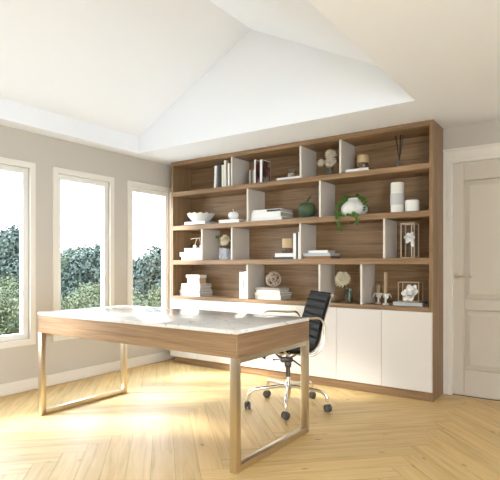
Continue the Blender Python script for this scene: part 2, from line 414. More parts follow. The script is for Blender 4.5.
for za, zb in ((0.226, 0.731), (0.824, 1.83)):
    t = bmesh.new(); e = 0.045                                             # raised field with a sloped border
    o_ = [(PX0, za), (PX1, za), (PX1, zb), (PX0, zb)]; i_ = [(PX0 + e, za + e), (PX1 - e, za + e), (PX1 - e, zb - e), (PX0 + e, zb - e)]
    vo = [t.verts.new((x, yd + 0.024, z)) for x, z in o_]; vi = [t.verts.new((x, yd + 0.007, z)) for x, z in i_]
    for k in range(4): t.faces.new((vo[k], vo[(k + 1) % 4], vi[(k + 1) % 4], vi[k]))
    t.faces.new(vi); m.merge(t)
dr = struct(m.build('door_1', M['door_paint']))
h = MB(); hx, hz = -0.945, 1.02
h.lathe([(0, 0), (0.026, 0), (0.026, 0.008), (0.012, 0.012), (0.011, 0.05), (0, 0.05)], seg=20, mtx=Matrix.Translation((hx, yd, hz)) @ Matrix.Rotation(R(90), 4, 'X'))
h.tube([(hx - 0.008, yd - 0.047, hz), (hx + 0.03, yd - 0.05, hz), (hx + 0.08, yd - 0.05, hz - 0.001), (hx + 0.125, yd - 0.045, hz - 0.003)], [0.011, 0.0105, 0.0095, 0.008])
tag(h.build('lever_handle', M['nickel'], dr, 40), 'nickel lever handle')

# ------------------------------------------------------------------ bookcase
BY, BB = 4.112, 4.44
o0 = (-2.51, BY, 0.0)
bc = thing('bookcase', 'wall-wide oak bookcase with white dividers and white cupboard doors below', 'bookcase', o0)
def bpart(name, mat, *boxes, bev=0.0015, parent=bc, label=None):
    m = MB()
    for b in boxes: m.box(*b, bev)
    o = m.build(name, M[mat], parent, off=o0); tag(o, label); return o
XA, XB = -3.966, -1.055; ZT = 2.293; SW = 0.029
bpart('side_panel', 'oak_z', (XA, XA + SW - 0.002, BY, BB, 0.080, ZT)); bpart('side_panel', 'oak_z', (XB - 0.032, XB, BY, BB, 0.001, ZT))
xi, xj = XA + SW - 0.002, XB - 0.032
bpart('top_panel', 'oak_x', (xi, xj, BY, BB - 0.012, 2.250, ZT))
SH = [(1.899, 1.947), (1.511, 1.561), (1.120, 1.172)]
for z0, z1 in SH: bpart('shelf', 'oak_x', (xi, xj, BY, BB - 0.012, z0, z1))
bpart('counter', 'oak_x', (xi, xj, BY, BB - 0.012, 0.731, 0.766))
bpart('back_panel', 'oak_x', (xi, xj, BB - 0.012, BB, 0.08, ZT - 0.002), bev=0)
bpart('plinth', 'oak_x', (-3.913, xj, BY, BY + 0.02, 0.001, 0.078), (-3.913, -3.893, BY + 0.02, BB, 0.001, 0.078))
bpart('carcass', 'divider', (xi, xj, BY + 0.004, BB - 0.012, 0.08, 0.098), *[(x - 0.009, x + 0.009, BY + 0.004, BB - 0.012, 0.098, 0.731) for x in (-3.157, -2.325, -1.486)], label='cupboard carcass behind the white doors')
rows = {(1.947, 2.250): (-3.102, -2.281, -1.871), (1.561, 1.899): (-2.899, -2.075), (1.172, 1.511): (-3.511, -3.102, -2.285, -1.464), (0.766, 1.120): (-2.902, -2.080, -1.670)}
for (z0, z1), xs in rows.items():
    for x in xs: bpart('divider', 'divider', (x - 0.010, x + 0.010, BY + 0.003, BB - 0.012, z0, z1), label='white upright divider')
dxs = [-3.985, -3.570, -3.157, -2.739, -2.325, -1.908, -1.486, -1.064]
for x0, x1 in zip(dxs, dxs[1:]):
    x0, x1 = (x0 * 0.9948 + 0.001, x1 * 0.9948 - 0.001)
    bpart('cupboard_door', 'door_white', (x0, x1, BY - 0.021, BY - 0.002, 0.079, 0.7285), bev=0.002, label='flat white cupboard door')

# ------------------------------------------------------------------ desk
DX0_, DX1_, DY0, DY1 = -3.374, -1.543, 2.090, 2.905
od = ((DX0_ + DX1_) / 2, (DY0 + DY1) / 2, 0.0)
desk = thing('desk', 'large oak desk with white stone top and steel loop legs', 'desk', od)
MB().box(DX0_, DX1_, DY0, DY1, 0.7415, 0.764, 0.002, seg=2).build('desktop', M['quartz'], desk, 35, off=od)['label'] = 'white speckled stone slab'
for y0, y1 in ((DY0 + 0.001, DY0 + 0.022), (DY1 - 0.022, DY1 - 0.001)):
    MB().box(DX0_ + 0.001, DX1_ - 0.001, y0, y1, 0.613, 0.7415, 0.001).build('apron', M['desk_x'], desk, off=od)
for x0, x1 in ((DX0_ + 0.001, DX0_ + 0.022), (DX1_ - 0.022, DX1_ - 0.0005)):
    MB().box(x0, x1, DY0 + 0.022, DY1 - 0.022, 0.613, 0.7415, 0.0005).build('apron', M['desk_y'], desk, off=od)
MB().box(DX0_ + 0.022, DX1_ - 0.022, DY0 + 0.022, DY1 - 0.022, 0.613, 0.625).build('underside', M['desk_x'], desk, off=od)
for xo in (DX0_, DX1_ - 0.045):
    m = MB(); t = 0.04; x0, x1 = xo, xo + 0.045
    m.box(x0, x1, DY0, DY0 + t, 0.001, 0.613, 0.0025, seg=2); m.box(x0, x1, DY1 - t, DY1, 0.001, 0.613, 0.0025, seg=2)
    m.box(x0, x1, DY0 + t, DY1 - t, 0.001, t, 0.0025, seg=2); m.box(x0, x1, DY0 + t, DY1 - t, 0.613 - 0.03, 0.613, 0.0025, seg=2)
    m.build('leg_frame', M['metal'], desk, 35, off=od)['label'] = 'champagne steel loop leg'

# ------------------------------------------------------------------ office chair (faces local -Y)
chair = thing('office_chair', 'black ribbed leather office chair with chrome arms behind the desk', 'chair', (-1.958, 3.332, 0), R(-41.6))
prof = smooth_path([(0, 0.274, 0.885), (0, 0.254, 0.840), (0, 0.218, 0.735), (0, 0.188, 0.63), (0, 0.172, 0.55), (0, 0.145, 0.492), (0, 0.085, 0.463), (0, 0.0, 0.462), (0, -0.10, 0.472), (0, -0.19, 0.474), (0, -0.235, 0.455), (0, -0.25, 0.425)], 16)
def resample(P, n):
    L = [0]
    for a, b in zip(P, P[1:]): L.append(L[-1] + (b - a).length)
    out = []
    for i in range(n + 1):
        d = L[-1] * i / n; k = max(j for j in range(len(P)) if L[j] <= d + 1e-9); k = min(k, len(P) - 2)
        out.append(P[k].lerp(P[k + 1], (d - L[k]) / max(L[k + 1] - L[k], 1e-9)))
    return out, L[-1]
PR, LEN = resample(prof, 160)
HWD = 0.205
def sling(i0, i1):
    t = bmesh.new(); rows_ = []
    for i in range(i0, i1 + 1):
        d = (PR[min(i + 1, 160)] - PR[max(i - 1, 0)]).normalized(); nrm = Vector((0, d.z, -d.y))      # front / upper normal
        if nrm.dot(Vector((0, -0.6, 1))) < 0: nrm.negate()
        s_ = (i / 160.0) * LEN / 0.058; fr = s_ - math.floor(s_)
        ht = 0.002 + 0.012 * abs(math.sin(math.pi * fr)) ** 0.28
        top = [t.verts.new(PR[i] + nrm * ht + Vector((x, 0, 0))) for x in (-HWD, -HWD * 0.5, 0, HWD * 0.5, HWD)]
        bot = [t.verts.new(PR[i] - nrm * ht * 0.7 + Vector((x, 0, 0))) for x in (HWD, HWD * 0.5, 0, -HWD * 0.5, -HWD)]
        rows_.append(top + bot)
    for A, B in zip(rows_, rows_[1:]):
        for k in range(10): t.faces.new((A[k], A[(k + 1) % 10], B[(k + 1) % 10], B[k]))
    t.faces.new(rows_[0]); t.faces.new(rows_[-1][::-1]); bmesh.ops.recalc_face_normals(t, faces=t.faces)
    return MB().merge(t)
ks = min(range(161), key=lambda i: (PR[i] - Vector((0, 0.118, 0.474))).length)
sling(0, ks).build('backrest', M['leather'], chair, 40)['label'] = 'black ribbed backrest'
sling(ks, 160).build('seat', M['leather'], chair, 40)
for sx in (1, -1):
    x = sx * (HWD - 0.010)
    m = MB(); m.tube([p + Vector((x, 0.012, -0.011)) for p in PR[::4]], 0.0065, 8, (0.7, 1.2))
    m.build('side_rail', M['rail'], chair, 60)['label'] = 'chrome side rail'
    MB().tube([p + Vector((sx * HWD, 0, 0)) for p in PR[::4]], 0.0085, 8, (0.8, 1.3)).build('edge_piping', M['leather'], chair, 60)
    xa = sx * 0.268
    zt = 0.717
    path = [(sx * 0.225, 0.03, 0.452), (xa - sx * 0.01, 0.055, 0.445)] + [(xa, y, z) for y, z in ((0.11, 0.448), (0.158, 0.475), (0.185, 0.52), (0.197, 0.58), (0.197, 0.64), (0.186, 0.688), (0.155, zt), (0.09, zt + 0.002), (0.0, zt + 0.008), (-0.07, zt + 0.012), (-0.115, zt + 0.004), (-0.138, zt - 0.03), (-0.143, 0.60), (-0.135, 0.53), (-0.11, 0.48))] + [(xa - sx * 0.01, -0.08, 0.455), (sx * 0.225, -0.06, 0.462)]
    m = MB(); m.tube(smooth_path(path, 5), 0.0095, 10); m.build('armrest', M['chrome'], chair, 60)['label'] = 'chrome loop armrest'
m = MB(); tp = PR[0]
m.tube([(-HWD - 0.02, tp.y + 0.004, tp.z), (HWD + 0.02, tp.y + 0.004, tp.z)], 0.014, 16)
m.build('top_bar', M['chrome'], chair, 50)
MB().tube([(-HWD - 0.004, tp.y + 0.003, tp.z), (HWD + 0.004, tp.y + 0.003, tp.z)], 0.0165, 16).build('top_wrap', M['leather'], chair, 50)
m = MB(); m.box(-0.2, 0.2, 0.02, 0.05, 0.432, 0.446, 0.004); m.box(-0.2, 0.2, -0.12, -0.09, 0.440, 0.454, 0.004)
m.build('seat_spreader', M['chrome'], chair)
m = MB(); m.box(-0.028, 0.028, -0.06, 0.035, 0.352, 0.392, 0.01, seg=2); m.box(-0.024, 0.024, -0.024, 0.024, 0.31, 0.36, 0.01, seg=2)
for sx in (-1, 1):
    m.tube([(sx * 0.03, 0.0, 0.385), (sx * 0.12, 0.035, 0.435)], 0.008, 8); m.tube([(sx * 0.03, -0.06, 0.385), (sx * 0.12, -0.105, 0.445)], 0.008, 8)
m.build('tilt_mechanism', M['gun'], chair, 40)
m = MB(); m.tube([(0.04, 0.03, 0.37), (0.12, 0.06, 0.345), (0.15, 0.065, 0.34)], [0.006, 0.006, 0.012], 8)
m.build('tilt_lever', M['black'], chair, 40)
m = MB(); m.tube([(-0.04, -0.05, 0.37), (-0.15, -0.06, 0.345), (-0.18, -0.065, 0.34)], [0.005, 0.005, 0.01], 8)
m.build('tilt_lever', M['black'], chair, 40)
MB().lathe([(0, 0.238), (0.018, 0.238), (0.018, 0.315), (0, 0.315)], seg=20).build('gas_sleeve', M['sleeve'], chair, 40)
MB().lathe([(0, 0.07), (0.016, 0.07), (0.018, 0.09), (0.024, 0.135), (0.027, 0.15), (0.027, 0.185), (0.020, 0.195), (0.017, 0.24), (0, 0.24)], seg=24).build('hub', M['chrome'], chair, 40)
for k in range(5):
    a = R(-92.9 + 72 * k); c, s_ = math.cos(a), math.sin(a)
    q = [(0.02, 0.168), (0.12, 0.163), (0.22, 0.155), (0.272, 0.148), (0.300, 0.132), (0.314, 0.105), (0.318, 0.078)]
    m = MB(); m.tube(smooth_path([(c * r, s_ * r, z) for r, z in q], 4), 0.0125, 10, (0.9, 1.1))
    m.build('base_leg', M['chrome'], chair, 60)
    rc = 0.322; ca_, sa_ = math.cos(a + R(90) + k), math.sin(a + R(90) + k)
    mtx = Matrix.Translation((c * rc, s_ * rc, 0.030)) @ Matrix.Rotation(a + 0.5 * k, 4, 'Z') @ Matrix.Rotation(R(90), 4, 'Y')
    m = MB()
    for dx in (-0.021, 0.004): m.lathe([(0, dx), (0.022, dx), (0.029, dx + 0.004), (0.029, dx + 0.013), (0.022, dx + 0.017), (0, dx + 0.017)], seg=24, mtx=mtx)
    m.lathe([(0, -0.006), (0.012, -0.006), (0.012, 0.006), (0, 0.006)], seg=12, mtx=mtx)
    w = m.build('caster', M['grey_plastic'], chair, 40)
    m = MB(); m.tube([(c * rc, s_ * rc, 0.045), (c * rc * 0.995, s_ * rc * 0.995, 0.085)], 0.008, 8); m.build('caster_stem', M['chrome'], w, 40)

# ------------------------------------------------------------------ shelf objects
S1, S2, S3, S4 = 1.947, 1.561, 1.172, 0.766
def book_flat(name, label, x0, x1, y0, y1, z0, z1, cover, pages='paper_white', group=None, rz=0.0, spine=True, cat='book'):
    """book lying flat, spine towards the room"""
    cx, cy = (x0 + x1) / 2, (y0 + y1) / 2; r = thing(name, label, cat, (cx, cy, z0), rz, group)
    w, d, t = (x1 - x0) / 2, (y1 - y0) / 2, z1 - z0; b = min(0.0045, t * 0.2)
    m = MB(); m.box(-w, w, -d, d, 0.0006, b); m.box(-w, w, -d, d, t - b, t - 0.0002)
    if spine: m.box(-w, w, -d + 0.0055, -d + 0.008, b, t - b)
    m.build('cover', M[cover], r)
    e = 0.006; MB().box(-w + e, w - e, -d + (0.008 if spine else e), d - e, b, t - b).build('pages', M[pages], r)
    return r
def book_up(name, label, x0, x1, z0, z1, cover, y0=4.15, depth=0.17, pages='paper_white', group=None, tilt=0.0, art=None):
    r = thing(name, label, 'book', ((x0 + x1) / 2, y0, z0), 0, group); r.rotation_euler.y = tilt
    w, hh = (x1 - x0) / 2 - 0.0004, z1 - z0; b = min(0.003, w * 0.4)
    m = MB(); m.box(-w, -w + b, 0, depth, 0.0005, hh); m.box(w - b, w, 0, depth, 0.0005, hh); m.box(-w + b, w - b, 0, 0.003, 0.0005, hh)
    m.build('cover', M[cover], r)
    MB().box(-w + b, w - b, 0.003, depth - 0.004, 0.004, hh - 0.004).build('pages', M[pages], r)
    if art: MB().box(w, w + 0.0006, 0.006, depth - 0.004, 0.006, hh - 0.006).build('cover_picture', M[art], r)['label'] = 'red, black and grey cover picture'
    return r
# top shelf, upright books
book_up('book', 'white upright book leaning slightly, leftmost on the top shelf', -3.369, -3.342, S1 + 0.001, 2.190, 'cv_white', tilt=0.045)
book_up('book', 'slim charcoal book beside the leaning white book, top shelf', -3.328, -3.301, S1, 2.188, 'cv_grey', 4.16)
book_up('book', 'tall charcoal book with a black top, right of the slim charcoal one', -3.300, -3.267, S1, 2.219, 'cv_black', 4.158)
book_up('book', 'cream book between the charcoal books and the tall white one', -3.266, -3.236, S1, 2.190, 'cv_cream', 4.155)
book_up('book', 'tallest white book, left of the brown one on the top shelf', -3.235, -3.211, S1, 2.236, 'cv_white', 4.158)
book_up('book', 'brown upright book on the top shelf', -3.210, -3.184, S1, 2.230, 'cv_brown', 4.165)
book_up('book', 'white book right of the brown book, left of the first divider', -3.183, -3.160, S1, 2.197, 'cv_white', 4.155)
book_up('book', 'dark slim book squeezed against the first top-shelf divider', -3.158, -3.114, S1, 2.193, 'cv_grey', 4.17)
for i, (xa, xb, cv, lb) in enumerate(((-2.910, -2.889, 'cv_taupe', 'leftmost of the three short slim books right of the first divider'), (-2.887, -2.867, 'cv_grey', 'middle one of the three short slim books on the top shelf'), (-2.865, -2.848, 'cv_taupe', 'rightmost short slim book beside the tall picture book'))):
    book_up('book', lb, xa, xb, S1, 2.094 - 0.002 * i, cv, 4.16, 0.15)
book_up('book', 'tall picture book with red and grey cover next to the short slim books', -2.845, -2.829, S1, 2.196, 'cv_white', 4.16, 0.20, art='art')
book_up('book', 'tall white-spined book with dark red cover, right end of the top-shelf row', -2.775, -2.748, S1, 2.188, 'cv_white', 4.16, 0.155, art='art')
book_flat('book', 'flat white book lying left of the second top-shelf divider', -2.565, -2.299, 4.14, 4.33, S1, 1.972, 'cv_white')
book_flat('book', 'flat white book under the amber candle, right of the third divider', -1.834, -1.614, 4.135, 4.33, S1, 1.973, 'cv_white')

def candle_jar(label, x, y, z, dia, zm, zt):
    r = thing('candle_jar', label, 'candle', (x, y, z)); R_ = dia / 2; hm, ht = zm - z, zt - z
    MB().lathe([(0, 0.0005), (R_ * 0.93, 0.0005), (R_ * 0.96, 0.004), (R_ * 0.96, hm - 0.001), (0, hm - 0.001)], seg=36).build('glass_base', M['amber'], r, 40)['label'] = 'smoked glass base'
    MB().lathe([(0, hm), (R_, hm), (R_, ht - 0.003), (R_ - 0.003, ht), (R_ - 0.006, ht), (R_ - 0.007, ht - 0.006), (0, ht - 0.007)], seg=36).build('candle', M['tan'], r, 40)['label'] = 'tan wax drum'
candle_jar('tan candle on smoked glass, on the flat top-shelf book', -1.698, 4.225, 1.973, 0.102, 2.033, 2.103)
r = thing('votive_glass', 'clear tumbler on the flat white book, left of the second divider', 'glass', (-2.45, 4.245, 1.972))
MB().lathe([(0, 0.0005), (0.042, 0.0005), (0.044, 0.004), (0.046, 0.092), (0.043, 0.092), (0.041, 0.012), (0, 0.012)], seg=32).build('tumbler', M['thin_glass'], r, 40)
MB().lathe([(0, 0.0125), (0.039, 0.0125), (0.040, 0.05), (0, 0.05)], seg=32).build('wax', M['tan'], r, 40)

# reed diffuser
r = thing('reed_diffuser', 'reed diffuser with black reeds on the top shelf', 'diffuser', (-1.369, 4.225, S1))
MB().lathe([(0, 0.0005), (0.019, 0.0005), (0.021, 0.004), (0.021, 0.072), (0.009, 0.082), (0.009, 0.097), (0.007, 0.097), (0.007, 0.08), (0.018, 0.07), (0.018, 0.006), (0, 0.006)], seg=28).build('bottle', M['thin_glass'], r, 40)
for (dx, dy, ht) in ((-0.034, 0.004, 0.285), (-0.024, -0.01, 0.292), (0.006, 0.012, 0.292), (0.020, -0.008, 0.29), (0.034, 0.006, 0.292)):
    MB().tube([(-dx * 0.22, -dy * 0.2, 0.008), (dx * 0.12, dy * 0.1, 0.095), (dx, dy, ht)], 0.0033, 6).build('reed', M['reed'], r)

# flowers -----------------------------------------------------------
def mum(name, label, head, root_pt, rad, mat, npet=110, group=None, leaf_at=None, seed=1, bend=(0, 0), face=(-0.1, -0.8, 0.6)):
    """a pompom bloom on a thin stem; base of the thing at the stem foot"""
    rnd = random.Random(seed); r = thing(name, label, 'flower', root_pt, 0, group)
    H = Vector(head) - Vector(root_pt); ax = Vector(face).normalized()
    m = MB(); ga = math.pi * (3 - 5 ** 0.5)
    q = ax.to_track_quat('Z', 'Y')
    for i in range(npet):
        t = 1 - 1.55 * (i + 0.5) / npet; rr = math.sqrt(max(0, 1 - t * t)); a = i * ga
        d = q @ Vector((rr * math.cos(a), rr * math.sin(a), t)); d.normalize()
        ln = rad * rnd.uniform(0.78, 1.02)
        m.leaf(H + d * rad * 0.30, d, ax if t < 0.8 else q @ Vector((1, 0, 0)), ln * 0.76, rad * 0.22, curl=0.3, n=4, cup=0.6, tip=0.3)
    m.sphere(H, rad * 0.48, 14, 10)
    m.build('bloom', M[mat], r, 60)
    mid = H * 0.5 + Vector((bend[0], bend[1], 0))
    m = MB(); m.tube(smooth_path([(0, 0, 0.001), mid, H], 5), 0.0022, 6); m.build('stem', M['stem'], r, 60)
    if leaf_at:
        m = MB()
        for p, d, ln in leaf_at: m.leaf(Vector(p) - Vector(root_pt), d, (0, -1, 0.4), ln, ln * 0.5, 0.2)
        m.build('leaf', M['leaf_dark'], r, 60)
    return r
def vase_round(name, label, x, y, z, dia, hh, water=0.5):
    r = thing(name, label, 'vase', (x, y, z)); R_ = dia / 2
    MB().lathe([(0, 0.0005), (R_ * 0.95, 0.0005), (R_, 0.004), (R_, hh), (R_ - 0.0025, hh), (R_ - 0.0025, 0.010), (0, 0.009)], seg=36).build('glass_cylinder', M['thin_glass'], r, 40)
    return r
vase_round('glass_vase', 'small clear glass vase holding three dry blooms, top shelf', -2.03, 4.235, S1, 0.072, 0.088)
for i, (hd, rd, sd, lb) in enumerate((((-2.111, 4.22, 2.080), 0.043, 4, 'small dry beige bloom drooping left, top shelf vase'), ((-2.026, 4.245, 2.150), 0.058, 5, 'uppermost dry beige bloom in the top shelf vase'), ((-2.004, 4.20, 2.073), 0.056, 6, 'lower right dry beige bloom in the top shelf vase'))):
    mum('dried_flower', lb, hd, (-2.04 + 0.01 * i, 4.235, S1 + 0.011), rd, 'petal_dry', 100, seed=sd)
# cream bloom in a square glass vase, third shelf
r = thing('glass_vase', 'square glass vase between two dividers, third shelf', 'vase', (-3.300, 4.262, S3))
m = MB(); w, hh = 0.048, 0.128
m.box(-w, w, -w, w, 0.0005, 0.010)
for b in ((-w, -w + 0.004, -w, w), (w - 0.004, w, -w, w), (-w + 0.004, w - 0.004, -w, -w + 0.004), (-w + 0.004, w - 0.004, w - 0.004, w)): m.box(*b, 0.010, hh)
m.build('glass_box', M['thin_glass'], r)
mum('cut_flower', 'cream pompom bloom in the square glass vase', (-3.270, 4.225, 1.378), (-3.300, 4.265, S3 + 0.0105), 0.066, 'petal', 100, seed=8, leaf_at=[((-3.335, 4.23, 1.325), (0.6, 0, 0.4), 0.03)])
r = thing('flower_bud', 'round green bud on a stem left of the cream pompom bloom', 'flower', (-3.318, 4.255, S3 + 0.0105))
MB().sphere((-0.075, -0.015, 0.245), 0.021, 14, 10, (1, 1, 0.9)).build('bud', M['leaf'], r, 60)
MB().tube(smooth_path([(0, 0, 0.001), (-0.01, 0, 0.12), (-0.045, -0.01, 0.20), (-0.07, -0.015, 0.24)], 5), 0.002, 6).build('stem', M['stem'], r, 60)
# cream bloom over the cupboards
vase_round('glass_vase', 'tall clear glass vase on the counter, holding one bloom', -1.846, 4.25, S4, 0.074, 0.135)
mum('cut_flower', 'large cream mum bloom in the counter vase', (-1.892, 4.215, 0.979), (-1.835, 4.255, S4 + 0.0105), 0.077, 'petal', 120, seed=9, bend=(0.012, 0.0), leaf_at=[((-1.870, 4.235, 0.905), (-0.5, 0, 0.2), 0.045), ((-1.832, 4.25, 0.80), (0.1, 0, 1), 0.08), ((-1.825, 4.25, 0.82), (-0.15, 0, 1), 0.08)])

# second shelf ---------------------------------------------------------
book_flat('book', 'thin dark flat book under the scalloped bowl', -3.820, -3.500, 4.13, 4.37, S2, S2 + 0.008, 'cv_grey')
book_flat('book', 'white flat book carrying the scalloped bowl', -3.789, -3.490, 4.14, 4.375, S2 + 0.008, 1.602, 'cv_white')
r = thing('scalloped_bowl', 'white scalloped bowl on the second shelf', 'bowl', (-3.640, 4.252, 1.602))
wav = lambda k: (lambda rr, z, a: (rr * (1 + k * z / 0.095 * math.cos(14 * a)), z + (0.006 * (z / 0.095) ** 2 * math.cos(14 * a))))
MB().lathe([(0, 0.0008), (0.085, 0.0008), (0.092, 0.006), (0.118, 0.028), (0.145, 0.062), (0.158, 0.092), (0.153, 0.092), (0.139, 0.062), (0.112, 0.032), (0.07, 0.014), (0, 0.012)], seg=112, rfun=wav(0.02)).build('bowl', M['porcelain'], r, 50)
book_flat('book', 'white flat book carrying the white apple ornament', -3.300, -3.030, 4.145, 4.34, S2, 1.598, 'cv_white')
def apple(name, label, x, y, z, dia, hh, mat, leaf=None):
    r = thing(name, label, 'ornament', (x, y, z)); a = dia / 2
    P_ = [(0, 0.02), (0.30, 0.0008), (0.52, 0.02), (0.80, 0.20), (0.97, 0.45), (1.0, 0.62), (0.93, 0.82), (0.72, 0.965), (0.45, 1.0), (0.22, 0.95), (0.06, 0.86), (0, 0.84)]
    pts = smooth_path([(0, q * a, w * hh) for q, w in P_], 4)
    MB().lathe([(max(0, p.y) if 0 < i < len(pts) - 1 else 0, p.z) for i, p in enumerate(pts)], seg=40).build('body', M[mat], r, 60)
    return r, a
r, a = apple('apple_ornament', 'white ceramic apple ornament on the second shelf', -3.167, 4.235, 1.598, 0.116, 0.088, 'porcelain')
MB().tube(smooth_path([(0, 0, 0.07), (0.0, 0, 0.095), (-0.006, 0, 0.118)], 4), [0.004] * 8 + [0.007], 8).build('stalk', M['porcelain'], r, 60)
SB = 'white book stack between first divider and green apple'
book_flat('book', 'bottom white book of the stack left of the green apple vase', -2.884, -2.512, 4.15, 4.385, S2, 1.597, 'cv_white', 'paper')
book_flat('book', 'thick middle white book of the stack left of the green apple vase', -2.880, -2.528, 4.152, 4.412, 1.597, 1.645, 'cv_white', 'paper')
r = book_flat('book', 'top book with a black title block, left of the green apple vase', -2.866, -2.522, 4.15, 4.395, 1.645, 1.675, 'cv_white', 'paper')
MB().box(0.01, 0.170, -0.1233, -0.1165, 0.0062, 0.0238).build('title_block', M['cv_black'], r)['label'] = 'black block on the spine'
book_flat('book', 'thin slate-grey book under the green apple vase', -2.420, -2.110, 4.16, 4.36, S2, 1.575, 'slate', 'paper')
r, a = apple('apple_vase', 'green apple-shaped vase with a leaf', -2.293, 4.262, 1.575, 0.168, 0.145, 'green_glaze')
MB().tube(smooth_path([(0, 0, 0.12), (-0.004, 0, 0.15), (-0.025, 0, 0.178), (-0.04, 0, 0.182)], 5), 0.0022, 6).build('stalk', M['leaf_dark'], r, 60)
m = MB(); m.leaf((0, 0, 0.145), (0.5, -0.1, 0.75), (-0.5, -0.8, 0.3), 0.085, 0.042, -0.15, 6); m.build('leaf', M['leaf_dark'], r, 60, thick=0.001)
# ribbed vase with ivy
r = thing('ribbed_vase', 'squat white ribbed vase with trailing ivy, second shelf', 'vase', (-1.790, 4.245, S2))
P_ = [(0.0, 0.0008), (0.082, 0.0008), (0.100, 0.010), (0.119, 0.045), (0.120, 0.072), (0.108, 0.102), (0.078, 0.130), (0.060, 0.142), (0.055, 0.152), (0.058, 0.163), (0.052, 0.163), (0.048, 0.150), (0.05, 0.12), (0, 0.10)]
rib = lambda rr, z, a: (rr * (1 + (0.014 * math.cos(36 * a) if 0.005 < z < 0.14 else 0)), z)
MB().lathe(P_, seg=144, rfun=rib).build('body', M['matte_white'], r, 60)
iv = thing('ivy', 'ivy trailing out of the ribbed white vase', 'plant', (-1.790, 4.245, S2 + 0.105))
VINES = [[(0, 0, 0.02), (-0.03, -0.01, 0.062), (-0.085, -0.06, 0.05), (-0.118, -0.095, -0.01), (-0.112, -0.128, -0.07), (-0.098, -0.151, -0.12), (-0.088, -0.151, -0.18), (-0.078, -0.150, -0.235)],
         [(0, 0, 0.02), (-0.03, 0.01, 0.072), (-0.065, -0.02, 0.078), (-0.095, -0.06, 0.04), (-0.10, -0.10, 0.0)],
         [(0, 0, 0.02), (-0.03, -0.02, 0.066), (-0.075, -0.065, 0.055), (-0.080, -0.115, 0.012)],
         [(0, 0, 0.02), (0.025, -0.005, 0.066), (0.065, -0.02, 0.06), (0.105, -0.045, 0.03), (0.132, -0.06, -0.01), (0.132, -0.07, -0.06)],
         [(0, 0, 0.02), (0.02, 0.01, 0.07), (0.04, 0.0, 0.085), (0.07, -0.02, 0.07), (0.115, -0.03, 0.045)],
         [(-0.128, -0.10, -0.04), (-0.118, -0.128, -0.092), (-0.05, -0.130, -0.0985), (0.0, -0.131, -0.0985), (0.06, -0.130, -0.0985), (0.078, -0.146, -0.10), (0.082, -0.149, -0.15), (0.08, -0.149, -0.185)]]
rnd = random.Random(5); ms, ml = MB(), MB()
for v in VINES:
    sp = smooth_path(v, 6); ms.tube(sp, 0.0016, 5)
    for i, p in enumerate(sp):
        if i % 2 and i > 4:
            nl = 2 if rnd.random() < 0.55 else 1
            for _ in range(nl):
                d = Vector((rnd.uniform(-1, 1), rnd.uniform(-1.0, 0.1), rnd.uniform(-0.9, 0.6))).normalized()
                ml.leaf(p, d, (rnd.uniform(-.3, .3), -0.8, 0.5), rnd.uniform(0.024, 0.036), rnd.uniform(0.022, 0.030), -0.2, 3, 0.15)
ms.build('vine', M['stem'], iv, 60); ml.build('leaf', M['leaf'], iv, 60)['kind'] = 'stuff'
# candles
r = thing('pillar_candle', 'tall white pillar candle with a grey ribbed band', 'candle', (-1.379, 4.205, S2))
MB().lathe([(0, 0.0005), (0.054, 0.0005), (0.055, 0.003), (0.055, 0.256), (0.051, 0.262), (0.045, 0.262), (0.035, 0.256), (0, 0.254)], seg=40).build('wax', M['wax'], r, 50)
MB().lathe([(0.0545, 0.068), (0.0585, 0.068), (0.0585, 0.165), (0.0545, 0.165)], seg=120, rfun=lambda rr, z, a: (rr * (1 + 0.006 * math.cos(60 * a)), z)).build('band', M['band'], r, 60)['label'] = 'grey ribbed band'
MB().tube([(0, 0, 0.253), (0.001, 0, 0.268)], 0.0012, 5).build('wick', M['reed'], r)
r = thing('pillar_candle', 'short white pillar candle beside the tall one', 'candle', (-1.252, 4.205, S2))
MB().lathe([(0, 0.0005), (0.057, 0.0005), (0.059, 0.003), (0.059, 0.093), (0.054, 0.101), (0.046, 0.101), (0.036, 0.095), (0, 0.093)], seg=40).build('wax', M['wax'], r, 50)
MB().tube([(0, 0, 0.092), (0.001, 0, 0.106)], 0.0012, 5).build('wick', M['reed'], r)

# third shelf ----------------------------------------------------------
book_flat('book', 'bottom white book of the third-shelf stack left of the divider', -3.842, -3.530, 4.145, 4.38, S3, 1.214, 'cv_white')
book_flat('book', 'middle white book of the third-shelf stack left of the divider', -3.862, -3.535, 4.14, 4.37, 1.214, 1.261, 'cv_white')
book_flat('book', 'top white book of the third-shelf stack, under the rod ornament', -3.802, -3.545, 4.15, 4.36, 1.261, 1.306, 'cv_white')
r = thing('rod_ornament', 'small ornament of white balls and thin rods on the third-shelf stack', 'ornament', (-3.66, 4.225, 1.306))
MB().sphere((-0.047, 0, 0.0205), 0.0200, 16, 10).build('ball', M['porcelain'], r, 60); MB().sphere((0.043, 0.01, 0.0205), 0.0200, 16, 10).build('ball', M['porcelain'], r, 60)
m = MB(); m.tube([(-0.045, 0, 0.038), (-0.018, 0.004, 0.112)], 0.003, 6); m.tube([(0.043, 0.01, 0.038), (0.012, 0.005, 0.112)], 0.003, 6)
m.tube([(-0.105, -0.004, 0.106), (-0.05, 0, 0.114), (0.075, 0.008, 0.118)], 0.0045, 8); m.build('rod', M['rattan'], r, 60)
book_flat('book', 'black flat book at the bottom, left of the upright third-shelf books', -2.612, -2.384, 4.145, 4.34, S3, 1.193, 'cv_black')
book_flat('book', 'white flat book carrying the third-shelf amber candle', -2.590, -2.386, 4.15, 4.33, 1.193, 1.231, 'cv_white')
candle_jar('tan candle on smoked glass, on the third shelf books', -2.490, 4.225, 1.231, 0.104, 1.286, 1.377)
book_up('book', 'white upright book right of the third-shelf candle', -2.380, -2.350, S3, 1.421, 'cv_white')
